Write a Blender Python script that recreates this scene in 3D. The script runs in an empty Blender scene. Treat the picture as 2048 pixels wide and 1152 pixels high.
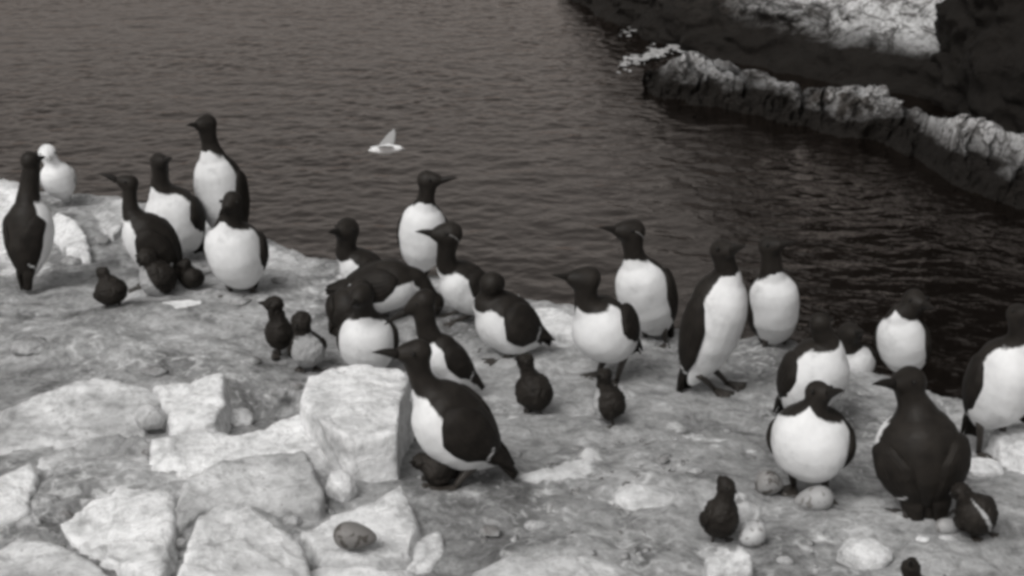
import bpy, bmesh, math, random
import numpy as np
from mathutils import Vector, Matrix
random.seed(7)
rng = np.random.default_rng(7)
S = bpy.context.scene
COL = S.collection

# ------------------------------------------------------------------ camera
CAM_Z = 1.19            # metres above the near part of the ledge
PITCH = math.radians(20.0)
FPX = 1024 / math.tan(math.radians(20.0))      # focal length in photo pixels
cam = bpy.data.cameras.new('camera')
cam.sensor_width = 36.0
cam.angle = math.radians(40.0)
cam.clip_start, cam.clip_end = 0.05, 6000
camo = bpy.data.objects.new('camera', cam)
COL.objects.link(camo)
camo.location = (0, 0, CAM_Z)
camo.rotation_euler = (math.pi / 2 - PITCH, 0, 0)
S.camera = camo

# ------------------------------------------------------------------ sky + sun (overcast)
SUN_EL, SUN_AZ = math.radians(52), math.radians(215)      # azimuth: direction the light comes from, clockwise from +Y
W = bpy.data.worlds.new('World')
S.world = W
W.use_nodes = True
nt = W.node_tree
nt.nodes.clear()
sky = nt.nodes.new('ShaderNodeTexSky')
sky.sky_type = 'NISHITA'
sky.sun_disc = False
sky.sun_elevation = SUN_EL
sky.sun_rotation = SUN_AZ
sky.dust_density = 4.0
bw = nt.nodes.new('ShaderNodeRGBToBW')
tint = nt.nodes.new('ShaderNodeMixRGB')
tint.blend_type = 'MULTIPLY'
tint.inputs[0].default_value = 1
tint.inputs[2].default_value = (1.0, 0.99, 0.98, 1)
bg = nt.nodes.new('ShaderNodeBackground')
bg.inputs[1].default_value = 0.12
wo = nt.nodes.new('ShaderNodeOutputWorld')
nt.links.new(sky.outputs[0], bw.inputs[0])
nt.links.new(bw.outputs[0], tint.inputs[1])
nt.links.new(tint.outputs[0], bg.inputs[0])
nt.links.new(bg.outputs[0], wo.inputs[0])

sl = bpy.data.lights.new('sun', 'SUN')
sl.energy = 1.3
sl.angle = math.radians(30)
sl.color = (1.0, 0.985, 0.97)
so = bpy.data.objects.new('sun', sl)
COL.objects.link(so)
sd = Vector((math.sin(SUN_AZ) * math.cos(SUN_EL), math.cos(SUN_AZ) * math.cos(SUN_EL), math.sin(SUN_EL)))
so.rotation_euler = sd.to_track_quat('Z', 'Y').to_euler()
so.location = sd * 50

S.view_settings.view_transform = 'Standard'
S.view_settings.look = 'None'
S.view_settings.gamma = 1
S.view_settings.exposure = 0.07
S.view_settings.use_curve_mapping = False
S.render.engine = 'CYCLES'
S.cycles.filter_width = 3.6
S.cycles.max_bounces = 5

# ------------------------------------------------------------------ noise
_perm = rng.permutation(256)
_perm = np.concatenate([_perm, _perm, _perm])
_grad = rng.normal(size=(256, 3))
_grad /= np.linalg.norm(_grad, axis=1)[:, None]


def perlin(p):
    p = np.asarray(p, float)
    i = np.floor(p).astype(int)
    f = p - i
    i &= 255
    u = f * f * f * (f * (f * 6 - 15) + 10)
    out = 0
    for dx in (0, 1):
        wx = u[:, 0] if dx else 1 - u[:, 0]
        for dy in (0, 1):
            wy = u[:, 1] if dy else 1 - u[:, 1]
            for dz in (0, 1):
                wz = u[:, 2] if dz else 1 - u[:, 2]
                h = _perm[_perm[_perm[(i[:, 0] + dx) & 255] + ((i[:, 1] + dy) & 255)] + ((i[:, 2] + dz) & 255)]
                d = f - np.array([dx, dy, dz])
                out = out + wx * wy * wz * (_grad[h] * d).sum(1)
    return out


def fbm(p, octaves=4, ridged=False, gain=0.5):
    p = np.asarray(p, float)
    a, s, r = 1.0, 1.0, 0
    for o in range(octaves):
        n = perlin(p * s + 17.3 * o)
        r = r + a * ((0.35 - np.abs(n)) if ridged else n)
        a *= gain
        s *= 2.03
    return r


# ------------------------------------------------------------------ pixels <-> world
FW = np.array([0, math.cos(PITCH), -math.sin(PITCH)])
UP = np.array([0, math.sin(PITCH), math.cos(PITCH)])
RT = np.array([1.0, 0, 0])
CAM = np.array([0, 0, CAM_Z])


def ray(px, py):
    return FW + RT * ((px - 1024) / FPX) - UP * ((py - 576) / FPX)


SLOPE = 0.059


def plane_z(y):
    return -SLOPE * (y - 2.19)


def on_plane(px, py, h=0.0):
    """the point of the sloping ledge plane raised by h, seen at a photo pixel"""
    d = ray(px, py)
    t = (plane_z(0) + h - CAM_Z) / (d[2] + SLOPE * d[1])
    return CAM + d * t


def at_y(px, py, y):
    d = ray(px, py)
    return CAM + d * (y / d[1])


def at_z(px, py, z):
    d = ray(px, py)
    return CAM + d * ((z - CAM_Z) / d[2])


# ------------------------------------------------------------------ object helpers
def tag(o, label=None, cat=None, group=None, kind=None):
    if label: o['label'] = label
    if cat: o['category'] = cat
    if group: o['group'] = group
    if kind: o['kind'] = kind
    return o


def empty(name, loc):
    o = bpy.data.objects.new(name, None)
    o.location = Vector(loc)
    o.empty_display_size = 0.05
    COL.objects.link(o)
    return o


def link(name, me, mat=None, parent=None, smooth=True):
    o = bpy.data.objects.new(name, me)
    COL.objects.link(o)
    if mat is not None:
        me.materials.clear()
        me.materials.append(mat)
    if smooth and len(me.polygons):
        me.polygons.foreach_set('use_smooth', [True] * len(me.polygons))
    if parent is not None:
        o.parent = parent
        o.matrix_parent_inverse = Matrix.Translation(-parent.location)
    return o


def mesh(name, verts, faces):
    me = bpy.data.meshes.new(name)
    me.from_pydata([tuple(map(float, v)) for v in verts], [], [tuple(map(int, f)) for f in faces])
    me.update()
    return me


def grid_mesh(name, P):
    """P: (n, m, 3) grid of points"""
    n, m = P.shape[:2]
    idx = np.arange(n * m).reshape(n, m)
    q = np.stack([idx[:-1, :-1], idx[:-1, 1:], idx[1:, 1:], idx[1:, :-1]], -1).reshape(-1, 4)
    me = bpy.data.meshes.new(name)
    me.vertices.add(n * m)
    me.vertices.foreach_set('co', P.reshape(-1).astype(np.float32))
    me.loops.add(q.size)
    me.loops.foreach_set('vertex_index', q.reshape(-1).astype(np.int32))
    me.polygons.add(len(q))
    me.polygons.foreach_set('loop_start', (np.arange(len(q)) * 4).astype(np.int32))
    me.update(calc_edges=True)
    me.validate()
    return me


def coords(me):
    a = np.empty(len(me.vertices) * 3, np.float32)
    me.vertices.foreach_get('co', a)
    return a.reshape(-1, 3).astype(float)


def normals(me):
    a = np.empty(len(me.vertices) * 3, np.float32)
    me.vertices.foreach_get('normal', a)
    return a.reshape(-1, 3).astype(float)


def set_coords(me, c):
    me.vertices.foreach_set('co', c.reshape(-1).astype(np.float32))
    me.update()


def remeshed(name, me, voxel, smooth=4, factor=0.5):
    """one closed skin round the (overlapping) shells of me"""
    o = bpy.data.objects.new('tmp_skin', me)
    COL.objects.link(o)
    m = o.modifiers.new('r', 'REMESH')
    m.mode = 'VOXEL'
    m.voxel_size = voxel
    m.adaptivity = 0
    if smooth:
        s = o.modifiers.new('s', 'SMOOTH')
        s.factor = factor
        s.iterations = smooth
    dg = bpy.context.evaluated_depsgraph_get()
    new = bpy.data.meshes.new_from_object(o.evaluated_get(dg), depsgraph=dg)
    new.name = name
    bpy.data.objects.remove(o)
    bpy.data.meshes.remove(me)
    return new


def attr(me, name, vals):
    a = me.attributes.new(name, 'FLOAT', 'POINT')
    a.data.foreach_set('value', np.asarray(vals, np.float32))


# ------------------------------------------------------------------ materials
def nodes(name):
    m = bpy.data.materials.new(name)
    m.use_nodes = True
    return m, m.node_tree, m.node_tree.nodes['Principled BSDF']


def N(t, kind, **kw):
    n = t.nodes.new(kind)
    for k, v in kw.items():
        if k.startswith('i_'):
            n.inputs[k[2:].replace('_', ' ')].default_value = v
        else:
            setattr(n, k, v)
    return n


def own(t, sock):
    """object coordinates shifted by the object's own random number, so that no two things share a pattern"""
    oi = t.nodes.new('ShaderNodeObjectInfo')
    ma = t.nodes.new('ShaderNodeVectorMath')
    ma.operation = 'MULTIPLY_ADD'
    t.links.new(oi.outputs['Random'], ma.inputs[0])
    ma.inputs[1].default_value = (31.0, 17.0, 23.0)
    t.links.new(sock, ma.inputs[2])
    return ma.outputs[0]


def ramp(t, src, stops):
    r = t.nodes.new('ShaderNodeValToRGB')
    e = r.color_ramp.elements
    while len(e) < len(stops):
        e.new(0.5)
    for el, (p, c) in zip(e, stops):
        el.position = p
        el.color = (*c, 1) if len(c) == 3 else c
    t.links.new(src, r.inputs[0])
    return r


def mixc(t, fac, a, b, mode='MIX'):
    m = t.nodes.new('ShaderNodeMix')
    m.data_type = 'RGBA'
    m.blend_type = mode
    for sock, v in ((m.inputs[0], fac), (m.inputs[6], a), (m.inputs[7], b)):
        if hasattr(v, 'is_linked') or isinstance(v, bpy.types.NodeSocket):
            t.links.new(v, sock)
        elif isinstance(v, (int, float)):
            sock.default_value = v
        else:
            sock.default_value = (*v, 1)
    return m.outputs[2]


def g(v, w=1.0):
    """a sepia grey: warm in the darks, neutral in the lights"""
    k = max(0.0, 1 - v / 0.45) ** 3 * w
    return (v * (1 + 0.20 * k), v, v * (1 - 0.18 * k))


def noise(t, scale, detail=6, rough=0.6, vec=None, dist=0.0):
    n = N(t, 'ShaderNodeTexNoise')
    n.inputs['Scale'].default_value = scale
    n.inputs['Detail'].default_value = detail
    n.inputs['Roughness'].default_value = rough
    n.inputs['Distortion'].default_value = dist
    if vec is not None:
        t.links.new(vec, n.inputs['Vector'])
    return n


def bump(t, bs, srcs):
    prev = None
    for sock, strength, dist in srcs:
        b = N(t, 'ShaderNodeBump')
        b.inputs['Strength'].default_value = strength
        b.inputs['Distance'].default_value = dist
        t.links.new(sock, b.inputs['Height'])
        if prev is not None:
            t.links.new(prev, b.inputs['Normal'])
        prev = b.outputs[0]
    t.links.new(prev, bs.inputs['Normal'])


def plumage(name, dark, light, mid=None, fluff=0.5):
    """dark/light split by the mesh's own 'dark' attribute, with a ragged feather edge"""
    m, t, b = nodes(name)
    at = N(t, 'ShaderNodeAttribute', attribute_name='dark')
    tc = N(t, 'ShaderNodeTexCoord')
    ov = own(t, tc.outputs['Object'])
    n1 = noise(t, 95, 4, 0.6, ov)
    n2 = noise(t, 30, 4, 0.6, ov)
    add = N(t, 'ShaderNodeMath', operation='MULTIPLY_ADD')
    t.links.new(n1.outputs[0], add.inputs[0])
    add.inputs[1].default_value = 0.07
    t.links.new(at.outputs['Fac'], add.inputs[2])
    mr = N(t, 'ShaderNodeMapRange')
    mr.inputs['From Min'].default_value = 0.018
    mr.inputs['From Max'].default_value = 0.052
    t.links.new(add.outputs[0], mr.inputs[0])
    dcol = ramp(t, n2.outputs[0], [(0.3, g(dark * 0.75)), (0.7, g(dark * 1.5))]).outputs[0]
    n3 = noise(t, 14, 6, 0.7, ov)
    lcol = ramp(t, n2.outputs[0], [(0.3, g(light * 0.88)), (0.65, g(light))]).outputs[0]
    lcol = mixc(t, 1.0, lcol, ramp(t, n3.outputs[0], [(0.30, g(0.72)), (0.45, g(0.97)), (0.55, (1, 1, 1))]).outputs[0], 'MULTIPLY')
    t.links.new(mixc(t, mr.outputs[0], lcol, dcol), b.inputs['Base Color'])
    b.inputs['Roughness'].default_value = 0.55
    b.inputs['Specular IOR Level'].default_value = 0.17
    b.inputs['Sheen Weight'].default_value = 0.0
    bump(t, b, [(n1.outputs[0], fluff, 0.004)])
    return m


M = {}
M['plumage'] = plumage('guillemot_plumage', 0.0135, 0.76, fluff=0.25)
M['down'] = plumage('chick_down', 0.015, 0.42, fluff=1.0)
M['gullwhite'] = plumage('gull_plumage', 0.25, 0.80, fluff=0.2)


def simple(name, v, rough=0.7, spec=0.3, var=0.3, scale=60, bmp=0.3):
    m, t, b = nodes(name)
    tc = N(t, 'ShaderNodeTexCoord')
    n = noise(t, scale, 5, 0.6, tc.outputs['Object'])
    r = ramp(t, n.outputs[0], [(0.3, g(v * (1 - var))), (0.7, g(v * (1 + var)))])
    t.links.new(r.outputs[0], b.inputs['Base Color'])
    b.inputs['Roughness'].default_value = rough
    b.inputs['Specular IOR Level'].default_value = spec
    if bmp:
        bump(t, b, [(n.outputs[0], bmp, 0.003)])
    return m


def wing_mat():
    m, t, b = nodes('wing_feathers')
    at = N(t, 'ShaderNodeAttribute', attribute_name='bar')
    tc = N(t, 'ShaderNodeTexCoord')
    n = noise(t, 45, 5, 0.6, tc.outputs['Object'])
    ax = N(t, 'ShaderNodeAttribute', attribute_name='across')
    ln = N(t, 'ShaderNodeMath', operation='SINE')
    mu = N(t, 'ShaderNodeMath', operation='MULTIPLY')
    t.links.new(ax.outputs['Fac'], mu.inputs[0])
    mu.inputs[1].default_value = 60
    t.links.new(mu.outputs[0], ln.inputs[0])
    dcol = ramp(t, n.outputs[0], [(0.3, g(0.008)), (0.72, g(0.019))]).outputs[0]
    mr = N(t, 'ShaderNodeMapRange')
    mr.inputs['From Min'].default_value = 0.4
    mr.inputs['From Max'].default_value = 0.7
    t.links.new(at.outputs['Fac'], mr.inputs[0])
    t.links.new(mixc(t, mr.outputs[0], dcol, g(0.7)), b.inputs['Base Color'])
    b.inputs['Roughness'].default_value = 0.62
    b.inputs['Specular IOR Level'].default_value = 0.15
    bump(t, b, [(n.outputs[0], 0.25, 0.004), (ln.outputs[0], 0.25, 0.0012)])
    return m


M['wing'] = wing_mat()
M['bill'] = simple('bill_horn', 0.010, 0.5, 0.2, 0.2)
M['leg'] = simple('leg_skin', 0.035, 0.5, 0.4, 0.4)
M['eye'] = simple('eye_gloss', 0.006, 0.45, 0.25, 0.0, bmp=0)
M['white'] = simple('white_feather', 0.75, 0.8, 0.2, 0.08)
M['bridle'] = simple('bridle_feather', 0.22, 0.8, 0.1, 0.1)
M['tail'] = simple('tail_feathers', 0.012, 0.7, 0.15, 0.3)
M['gullgrey'] = simple('gull_wing_grey', 0.30, 0.8, 0.2, 0.15)
M['gullbill'] = simple('gull_bill', 0.28, 0.5, 0.3, 0.1)


def rock_mat(name, lo, mid, hi, scale=7.0, spots=0.7, bm=1.0, coord='Object', cracks=0.5):
    m, t, b = nodes(name)
    tc = N(t, 'ShaderNodeTexCoord')
    v = own(t, tc.outputs[coord])
    big = noise(t, scale, 6, 0.6, v, 0.1)
    fine = noise(t, scale * 9, 8, 0.7, v)
    med = noise(t, scale * 3.1, 7, 0.62, v, 0.2)
    base = ramp(t, big.outputs[0], [(0.30, g(lo)), (0.47, g(mid)), (0.62, g(hi))]).outputs[0]
    base = mixc(t, 0.5, base, ramp(t, med.outputs[0], [(0.32, g(0.35)), (0.47, g(0.9)), (0.58, g(1.0))]).outputs[0], 'MULTIPLY')
    base = mixc(t, 0.4, base, ramp(t, fine.outputs[0], [(0.35, g(0.4)), (0.52, g(1.0))]).outputs[0], 'MULTIPLY')
    # stained seams and hairline cracks
    cw = noise(t, scale * 0.55, 6, 0.6, v, 0.8)
    cs = N(t, 'ShaderNodeMath', operation='SUBTRACT')
    t.links.new(cw.outputs[0], cs.inputs[0])
    cs.inputs[1].default_value = 0.5
    ca = N(t, 'ShaderNodeMath', operation='ABSOLUTE')
    t.links.new(cs.outputs[0], ca.inputs[0])
    crk = ramp(t, ca.outputs[0], [(0.0, g(0.50)), (0.005, g(0.75)), (0.02, (1, 1, 1))])
    base = mixc(t, cracks, base, crk.outputs[0], 'MULTIPLY')
    stn = noise(t, scale * 0.8, 7, 0.7, v, 0.4)
    base = mixc(t, cracks, base, ramp(t, stn.outputs[0], [(0.34, g(0.38)), (0.47, g(0.95)), (0.55, (1, 1, 1))]).outputs[0], 'MULTIPLY')
    # dark specks and pits
    vo = N(t, 'ShaderNodeTexVoronoi')
    vo.inputs['Scale'].default_value = scale * 8
    t.links.new(v, vo.inputs['Vector'])
    sp = ramp(t, vo.outputs['Distance'], [(0.06, (1, 1, 1)), (0.22, (0, 0, 0))]).outputs[0]
    sel = ramp(t, med.outputs[0], [(0.5, (0, 0, 0)), (0.62, (1, 1, 1))]).outputs[0]
    f = N(t, 'ShaderNodeMath', operation='MULTIPLY')
    t.links.new(sp, f.inputs[0])
    t.links.new(sel, f.inputs[1])
    f2 = N(t, 'ShaderNodeMath', operation='MULTIPLY')
    t.links.new(f.outputs[0], f2.inputs[0])
    f2.inputs[1].default_value = spots
    base = mixc(t, f2.outputs[0], base, g(lo * 0.35))
    t.links.new(base, b.inputs['Base Color'])
    b.inputs['Roughness'].default_value = 0.9
    b.inputs['Specular IOR Level'].default_value = 0.2
    bump(t, b, [(crk.outputs[0], 0.5 * cracks, 0.012), (big.outputs[0], 0.3 * bm, 0.05 / (scale / 7)), (med.outputs[0], 0.45 * bm, 0.018 / (scale / 7)), (fine.outputs[0], 0.6 * bm, 0.008 / (scale / 7))])
    return m


M['slab'] = rock_mat('limewashed_rock', 0.60, 0.86, 0.92, 8)
M['slabgrey'] = rock_mat('grey_rock', 0.34, 0.56, 0.78, 7)
M['stonewhite'] = rock_mat('white_stone', 0.50, 0.70, 0.80, 14)
M['stonegrey'] = rock_mat('grey_stone', 0.16, 0.34, 0.55, 16)
M['pebble'] = rock_mat('pebbles', 0.16, 0.30, 0.52, 30, 0.2)


def ground_mat():
    m, t, b = nodes('trampled_guano_ground')
    tc = N(t, 'ShaderNodeTexCoord')
    v = tc.outputs['Object']
    big = noise(t, 2.6, 9, 0.65, v, 0.8)
    med = noise(t, 13, 9, 0.68, v, 0.8)
    fine = noise(t, 70, 6, 0.7, v)
    base = ramp(t, big.outputs[0], [(0.33, g(0.30)), (0.48, g(0.60)), (0.62, g(0.84))]).outputs[0]
    base = mixc(t, 0.8, base, ramp(t, med.outputs[0], [(0.32, g(0.35)), (0.5, g(0.85)), (0.64, g(1.0))]).outputs[0], 'MULTIPLY')
    base = mixc(t, 0.5, base, ramp(t, fine.outputs[0], [(0.38, g(0.42)), (0.58, g(1.0))]).outputs[0], 'MULTIPLY')
    stn = noise(t, 7.5, 8, 0.72, v, 0.5)
    base = mixc(t, 0.75, base, ramp(t, stn.outputs[0], [(0.36, g(0.30)), (0.48, g(0.92)), (0.60, g(1.0))]).outputs[0], 'MULTIPLY')
    # droppings: pale splashes
    spl = noise(t, 34, 6, 0.65, v, 1.0)
    zone = N(t, 'ShaderNodeAttribute', attribute_name='splash')
    fz = N(t, 'ShaderNodeMath', operation='MULTIPLY_ADD')
    t.links.new(zone.outputs['Fac'], fz.inputs[0])
    fz.inputs[1].default_value = 0.55
    t.links.new(spl.outputs[0], fz.inputs[2])
    sf = ramp(t, fz.outputs[0], [(0.66, (0, 0, 0)), (0.88, (1, 1, 1))]).outputs[0]
    base = mixc(t, sf, base, g(0.93))
    t.links.new(base, b.inputs['Base Color'])
    b.inputs['Roughness'].default_value = 0.92
    b.inputs['Specular IOR Level'].default_value = 0.2
    bump(t, b, [(med.outputs[0], 0.8, 0.04), (fine.outputs[0], 0.8, 0.012)])
    return m


M['ground'] = ground_mat()


def cliff_mat(name, wet_z=1.6, pale=0.5, scale=0.16, white_top=8.5, white=0.72, rock=1.0, white_x=None, wet_var=2.2):
    """sea rock: black wet band above the water line, bare rock, whitened ledges"""
    m, t, b = nodes(name)
    tc = N(t, 'ShaderNodeTexCoord')
    v = tc.outputs['Object']
    mp = N(t, 'ShaderNodeMapping')
    mp.inputs['Scale'].default_value = (0.8, 0.8, 1.5)
    t.links.new(v, mp.inputs[0])
    big = noise(t, scale, 9, 0.62, mp.outputs[0], 0.8)
    med = noise(t, scale * 5, 9, 0.68, mp.outputs[0], 1.0)
    fine = noise(t, scale * 22, 6, 0.7, v)
    base = ramp(t, med.outputs[0], [(0.36, g(0.022 * rock)), (0.5, g(0.075 * rock)), (0.64, g(0.14 * rock))]).outputs[0]
    wh = N(t, 'ShaderNodeMath', operation='MULTIPLY_ADD')
    t.links.new(med.outputs[0], wh.inputs[0])
    wh.inputs[1].default_value = 0.45
    t.links.new(big.outputs[0], wh.inputs[2])
    wf = ramp(t, wh.outputs[0], [(0.80 - pale * 0.2, (0, 0, 0)), (0.90 - pale * 0.2, (1, 1, 1))]).outputs[0]
    crk = N(t, 'ShaderNodeMath', operation='SUBTRACT')
    cn = noise(t, scale * 2.2, 5, 0.6, mp.outputs[0], 1.5)
    t.links.new(cn.outputs[0], crk.inputs[0])
    crk.inputs[1].default_value = 0.5
    cab = N(t, 'ShaderNodeMath', operation='ABSOLUTE')
    t.links.new(crk.outputs[0], cab.inputs[0])
    cracks = ramp(t, cab.outputs[0], [(0.0, g(0.12)), (0.045, (1, 1, 1))]).outputs[0]
    sep = N(t, 'ShaderNodeSeparateXYZ')
    geo = N(t, 'ShaderNodeNewGeometry')
    t.links.new(geo.outputs['Position'], sep.inputs[0])
    hi_ = N(t, 'ShaderNodeMapRange')       # the nesting ledges, and so the whitewash, stop some way up
    hi_.inputs['From Min'].default_value = WATER_Z + white_top + 2.0
    hi_.inputs['From Max'].default_value = WATER_Z + white_top - 1.0
    t.links.new(sep.outputs[2], hi_.inputs[0])
    wl_ = N(t, 'ShaderNodeMath', operation='MULTIPLY')
    t.links.new(wf, wl_.inputs[0])
    t.links.new(hi_.outputs[0], wl_.inputs[1])
    wsock = wl_.outputs[0]
    if white_x:                              # the birds only nest along part of the cliff
        xn = N(t, 'ShaderNodeMath', operation='MULTIPLY_ADD')
        t.links.new(big.outputs[0], xn.inputs[0])
        xn.inputs[1].default_value = 16.0
        t.links.new(sep.outputs[0], xn.inputs[2])
        xr = N(t, 'ShaderNodeMapRange')
        xr.inputs['From Min'].default_value = white_x[0] + 8
        xr.inputs['From Max'].default_value = white_x[1] + 8
        t.links.new(xn.outputs[0], xr.inputs[0])
        wm = N(t, 'ShaderNodeMath', operation='MULTIPLY')
        t.links.new(wsock, wm.inputs[0])
        t.links.new(xr.outputs[0], wm.inputs[1])
        wsock = wm.outputs[0]
    base = mixc(t, wsock, base, g(white))
    base = mixc(t, 0.85, base, cracks, 'MULTIPLY')
    base = mixc(t, 0.6, base, ramp(t, fine.outputs[0], [(0.38, g(0.2)), (0.55, g(1.0))]).outputs[0], 'MULTIPLY')
    zz = N(t, 'ShaderNodeMath', operation='MULTIPLY_ADD')
    zz.inputs[1].default_value = -wet_var
    t.links.new(big.outputs[0], zz.inputs[0])
    t.links.new(sep.outputs[2], zz.inputs[2])
    mr = N(t, 'ShaderNodeMapRange')
    mr.inputs['From Min'].default_value = WATER_Z + wet_z - wet_var / 2 - 0.8
    mr.inputs['From Max'].default_value = WATER_Z + wet_z - wet_var / 2 + 0.8
    t.links.new(zz.outputs[0], mr.inputs[0])
    base = mixc(t, mr.outputs[0], g(0.012), base)
    t.links.new(base, b.inputs['Base Color'])
    b.inputs['Roughness'].default_value = 0.85
    b.inputs['Specular IOR Level'].default_value = 0.2
    bump(t, b, [(med.outputs[0], 0.8, 0.8), (fine.outputs[0], 0.7, 0.2)])
    return m


WATER_Z = CAM_Z - 18.0
M['cliff'] = cliff_mat('sea_cliff_rock', 2.8, 0.85, rock=0.35, white_x=(14.5, 19.5))
M['cliffdark'] = cliff_mat('dark_sea_cliff_rock', 9.0, 0.15, rock=0.22)
M['reef'] = cliff_mat('reef_rock', 1.75, 0.92, 0.15, 8.5, 0.66, 1.4, None, 4.2)


def sea_mat():
    m, t, b = nodes('sea_water')
    tc = N(t, 'ShaderNodeTexCoord')
    mp = N(t, 'ShaderNodeMapping')
    mp.inputs['Scale'].default_value = (0.8, 1.0, 1)
    mp.inputs['Rotation'].default_value = (0, 0, 0.18)
    t.links.new(tc.outputs['Object'], mp.inputs[0])
    a = noise(t, 1.0, 4, 0.5, mp.outputs[0], 0.3)
    c = noise(t, 3.4, 3, 0.5, mp.outputs[0], 0.2)
    b.inputs['Base Color'].default_value = (0.0045, 0.0036, 0.003, 1)
    b.inputs['Roughness'].default_value = 0.5
    b.inputs['Specular IOR Level'].default_value = 0.0
    gl = N(t, 'ShaderNodeBsdfGlossy')
    gl.inputs['Color'].default_value = (0.96, 0.86, 0.80, 1)
    gl.inputs['Roughness'].default_value = 0.07
    fr = N(t, 'ShaderNodeFresnel')
    fr.inputs['IOR'].default_value = 1.9
    mx = N(t, 'ShaderNodeMixShader')
    pw = N(t, 'ShaderNodeMath', operation='POWER')
    t.links.new(a.outputs[0], pw.inputs[0])
    pw.inputs[1].default_value = 2.6
    bump(t, b, [(pw.outputs[0], 1.0, 0.13), (c.outputs[0], 1.0, 0.012)])
    nrm = b.inputs['Normal'].links[0].from_socket
    t.links.new(nrm, gl.inputs['Normal'])
    t.links.new(nrm, fr.inputs['Normal'])
    t.links.new(fr.outputs[0], mx.inputs[0])
    t.links.new(b.outputs[0], mx.inputs[1])
    t.links.new(gl.outputs[0], mx.inputs[2])
    t.links.new(mx.outputs[0], t.nodes['Material Output'].inputs['Surface'])
    return m


M['sea'] = sea_mat()
M['foam'] = simple('sea_foam', 0.32, 0.9, 0.1, 0.4, 2.5, 0)


def egg_mat(name, base, spot, amount):
    m, t, b = nodes(name)
    tc = N(t, 'ShaderNodeTexCoord')
    n = noise(t, 55, 3, 0.5, own(t, tc.outputs['Object']), 1.0)
    f = ramp(t, n.outputs[0], [(0.62 - amount * 0.2, (0, 0, 0)), (0.68 - amount * 0.2, (1, 1, 1))]).outputs[0]
    n2 = noise(t, 16, 3, 0.5, tc.outputs['Object'])
    bc = ramp(t, n2.outputs[0], [(0.3, g(base * 0.8)), (0.7, g(base * 1.1))]).outputs[0]
    t.links.new(mixc(t, f, bc, g(spot)), b.inputs['Base Color'])
    b.inputs['Roughness'].default_value = 0.55
    return m


# ------------------------------------------------------------------ the ledge
EDGE_PX = [(-500, 330), (-200, 350), (0, 375), (70, 395), (150, 405), (210, 408), (300, 420), (420, 450), (520, 478), (580, 510), (640, 541),
           (700, 546), (830, 552), (950, 575), (1030, 600), (1090, 618), (1160, 642), (1260, 655), (1340, 672), (1440, 676),
           (1520, 682), (1600, 700), (1680, 728), (1740, 752), (1800, 764), (1870, 790), (1940, 822), (2048, 858), (2200, 900), (2500, 960)]
_e = np.array([on_plane(x, y)[:2] for x, y in EDGE_PX])


def edge_y(x):
    return np.interp(x, _e[:, 0], _e[:, 1])


def ledge_h(x, y):
    """height of the ledge top without its fine grain"""
    x = np.atleast_1d(np.asarray(x, float)); y = np.atleast_1d(np.asarray(y, float))
    p = np.stack([x, y, 0 * x], -1)
    z = plane_z(y) + 0.030 * fbm(p * 1.7 + 3.1, 3)
    # the low mound near the bottom edge
    for (px, py, rx, ry, hh) in MOUNDS:
        c = on_plane(px, py)
        z = z + hh * np.exp(-(((x - c[0]) / rx) ** 2 + ((y - c[1]) / ry) ** 2))
    return z


MOUNDS = [(1130, 1135, 0.13, 0.07, 0.035), (330, 640, 0.22, 0.10, 0.03), (120, 470, 0.25, 0.2, 0.05), (600, 560, 0.2, 0.15, 0.03),
          (1100, 640, 0.12, 0.08, 0.03), (250, 720, 0.3, 0.12, 0.03), (1330, 990, 0.16, 0.1, 0.02), (60, 700, 0.2, 0.12, 0.035), (525, 800, 0.075, 0.055, -0.075), (330, 980, 0.50, 0.24, 0.045)]


def ground_hit(px, py):
    d = ray(px, py)
    p = on_plane(px, py)
    for _ in range(8):
        h = float(ledge_h(p[0], p[1])[0]) - plane_z(p[1])
        p = on_plane(px, py, h)
    return p


SPLASH = [(1100, 966, 55, 16, 1.3), (1145, 948, 40, 22, 1.3), (1180, 925, 22, 26, 1.1), (330, 1000, 420, 160, .42), (1150, 975, 40, 10, .8), (1160, 832, 22, 4, 1.1), (1025, 830, 14, 4, 1),
          (1440, 888, 26, 5, 1), (1385, 880, 34, 8, .7), (1230, 1024, 14, 5, 1), (1430, 905, 12, 5, .8), (1350, 860, 24, 8, .6), (1280, 925, 12, 6, .5),
          (1500, 905, 12, 6, .6), (1125, 690, 18, 8, .8), (1060, 960, 30, 8, .7), (1090, 1000, 22, 8, .7), (1600, 1060, 40, 6, .5), (1640, 1080, 30, 5, .6),
          (60, 545, 50, 14, .8), (20, 550, 40, 10, .8), (1460, 1010, 40, 14, .6), (1290, 985, 70, 18, .5), (1250, 1010, 40, 12, .5), (930, 1010, 50, 14, .4),
          (560, 620, 60, 16, .35), (250, 660, 90, 16, .3), (90, 640, 70, 16, .4), (1480, 760, 50, 14, .4), (1660, 1140, 60, 12, .4), (1110, 1040, 50, 12, .4)]


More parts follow.
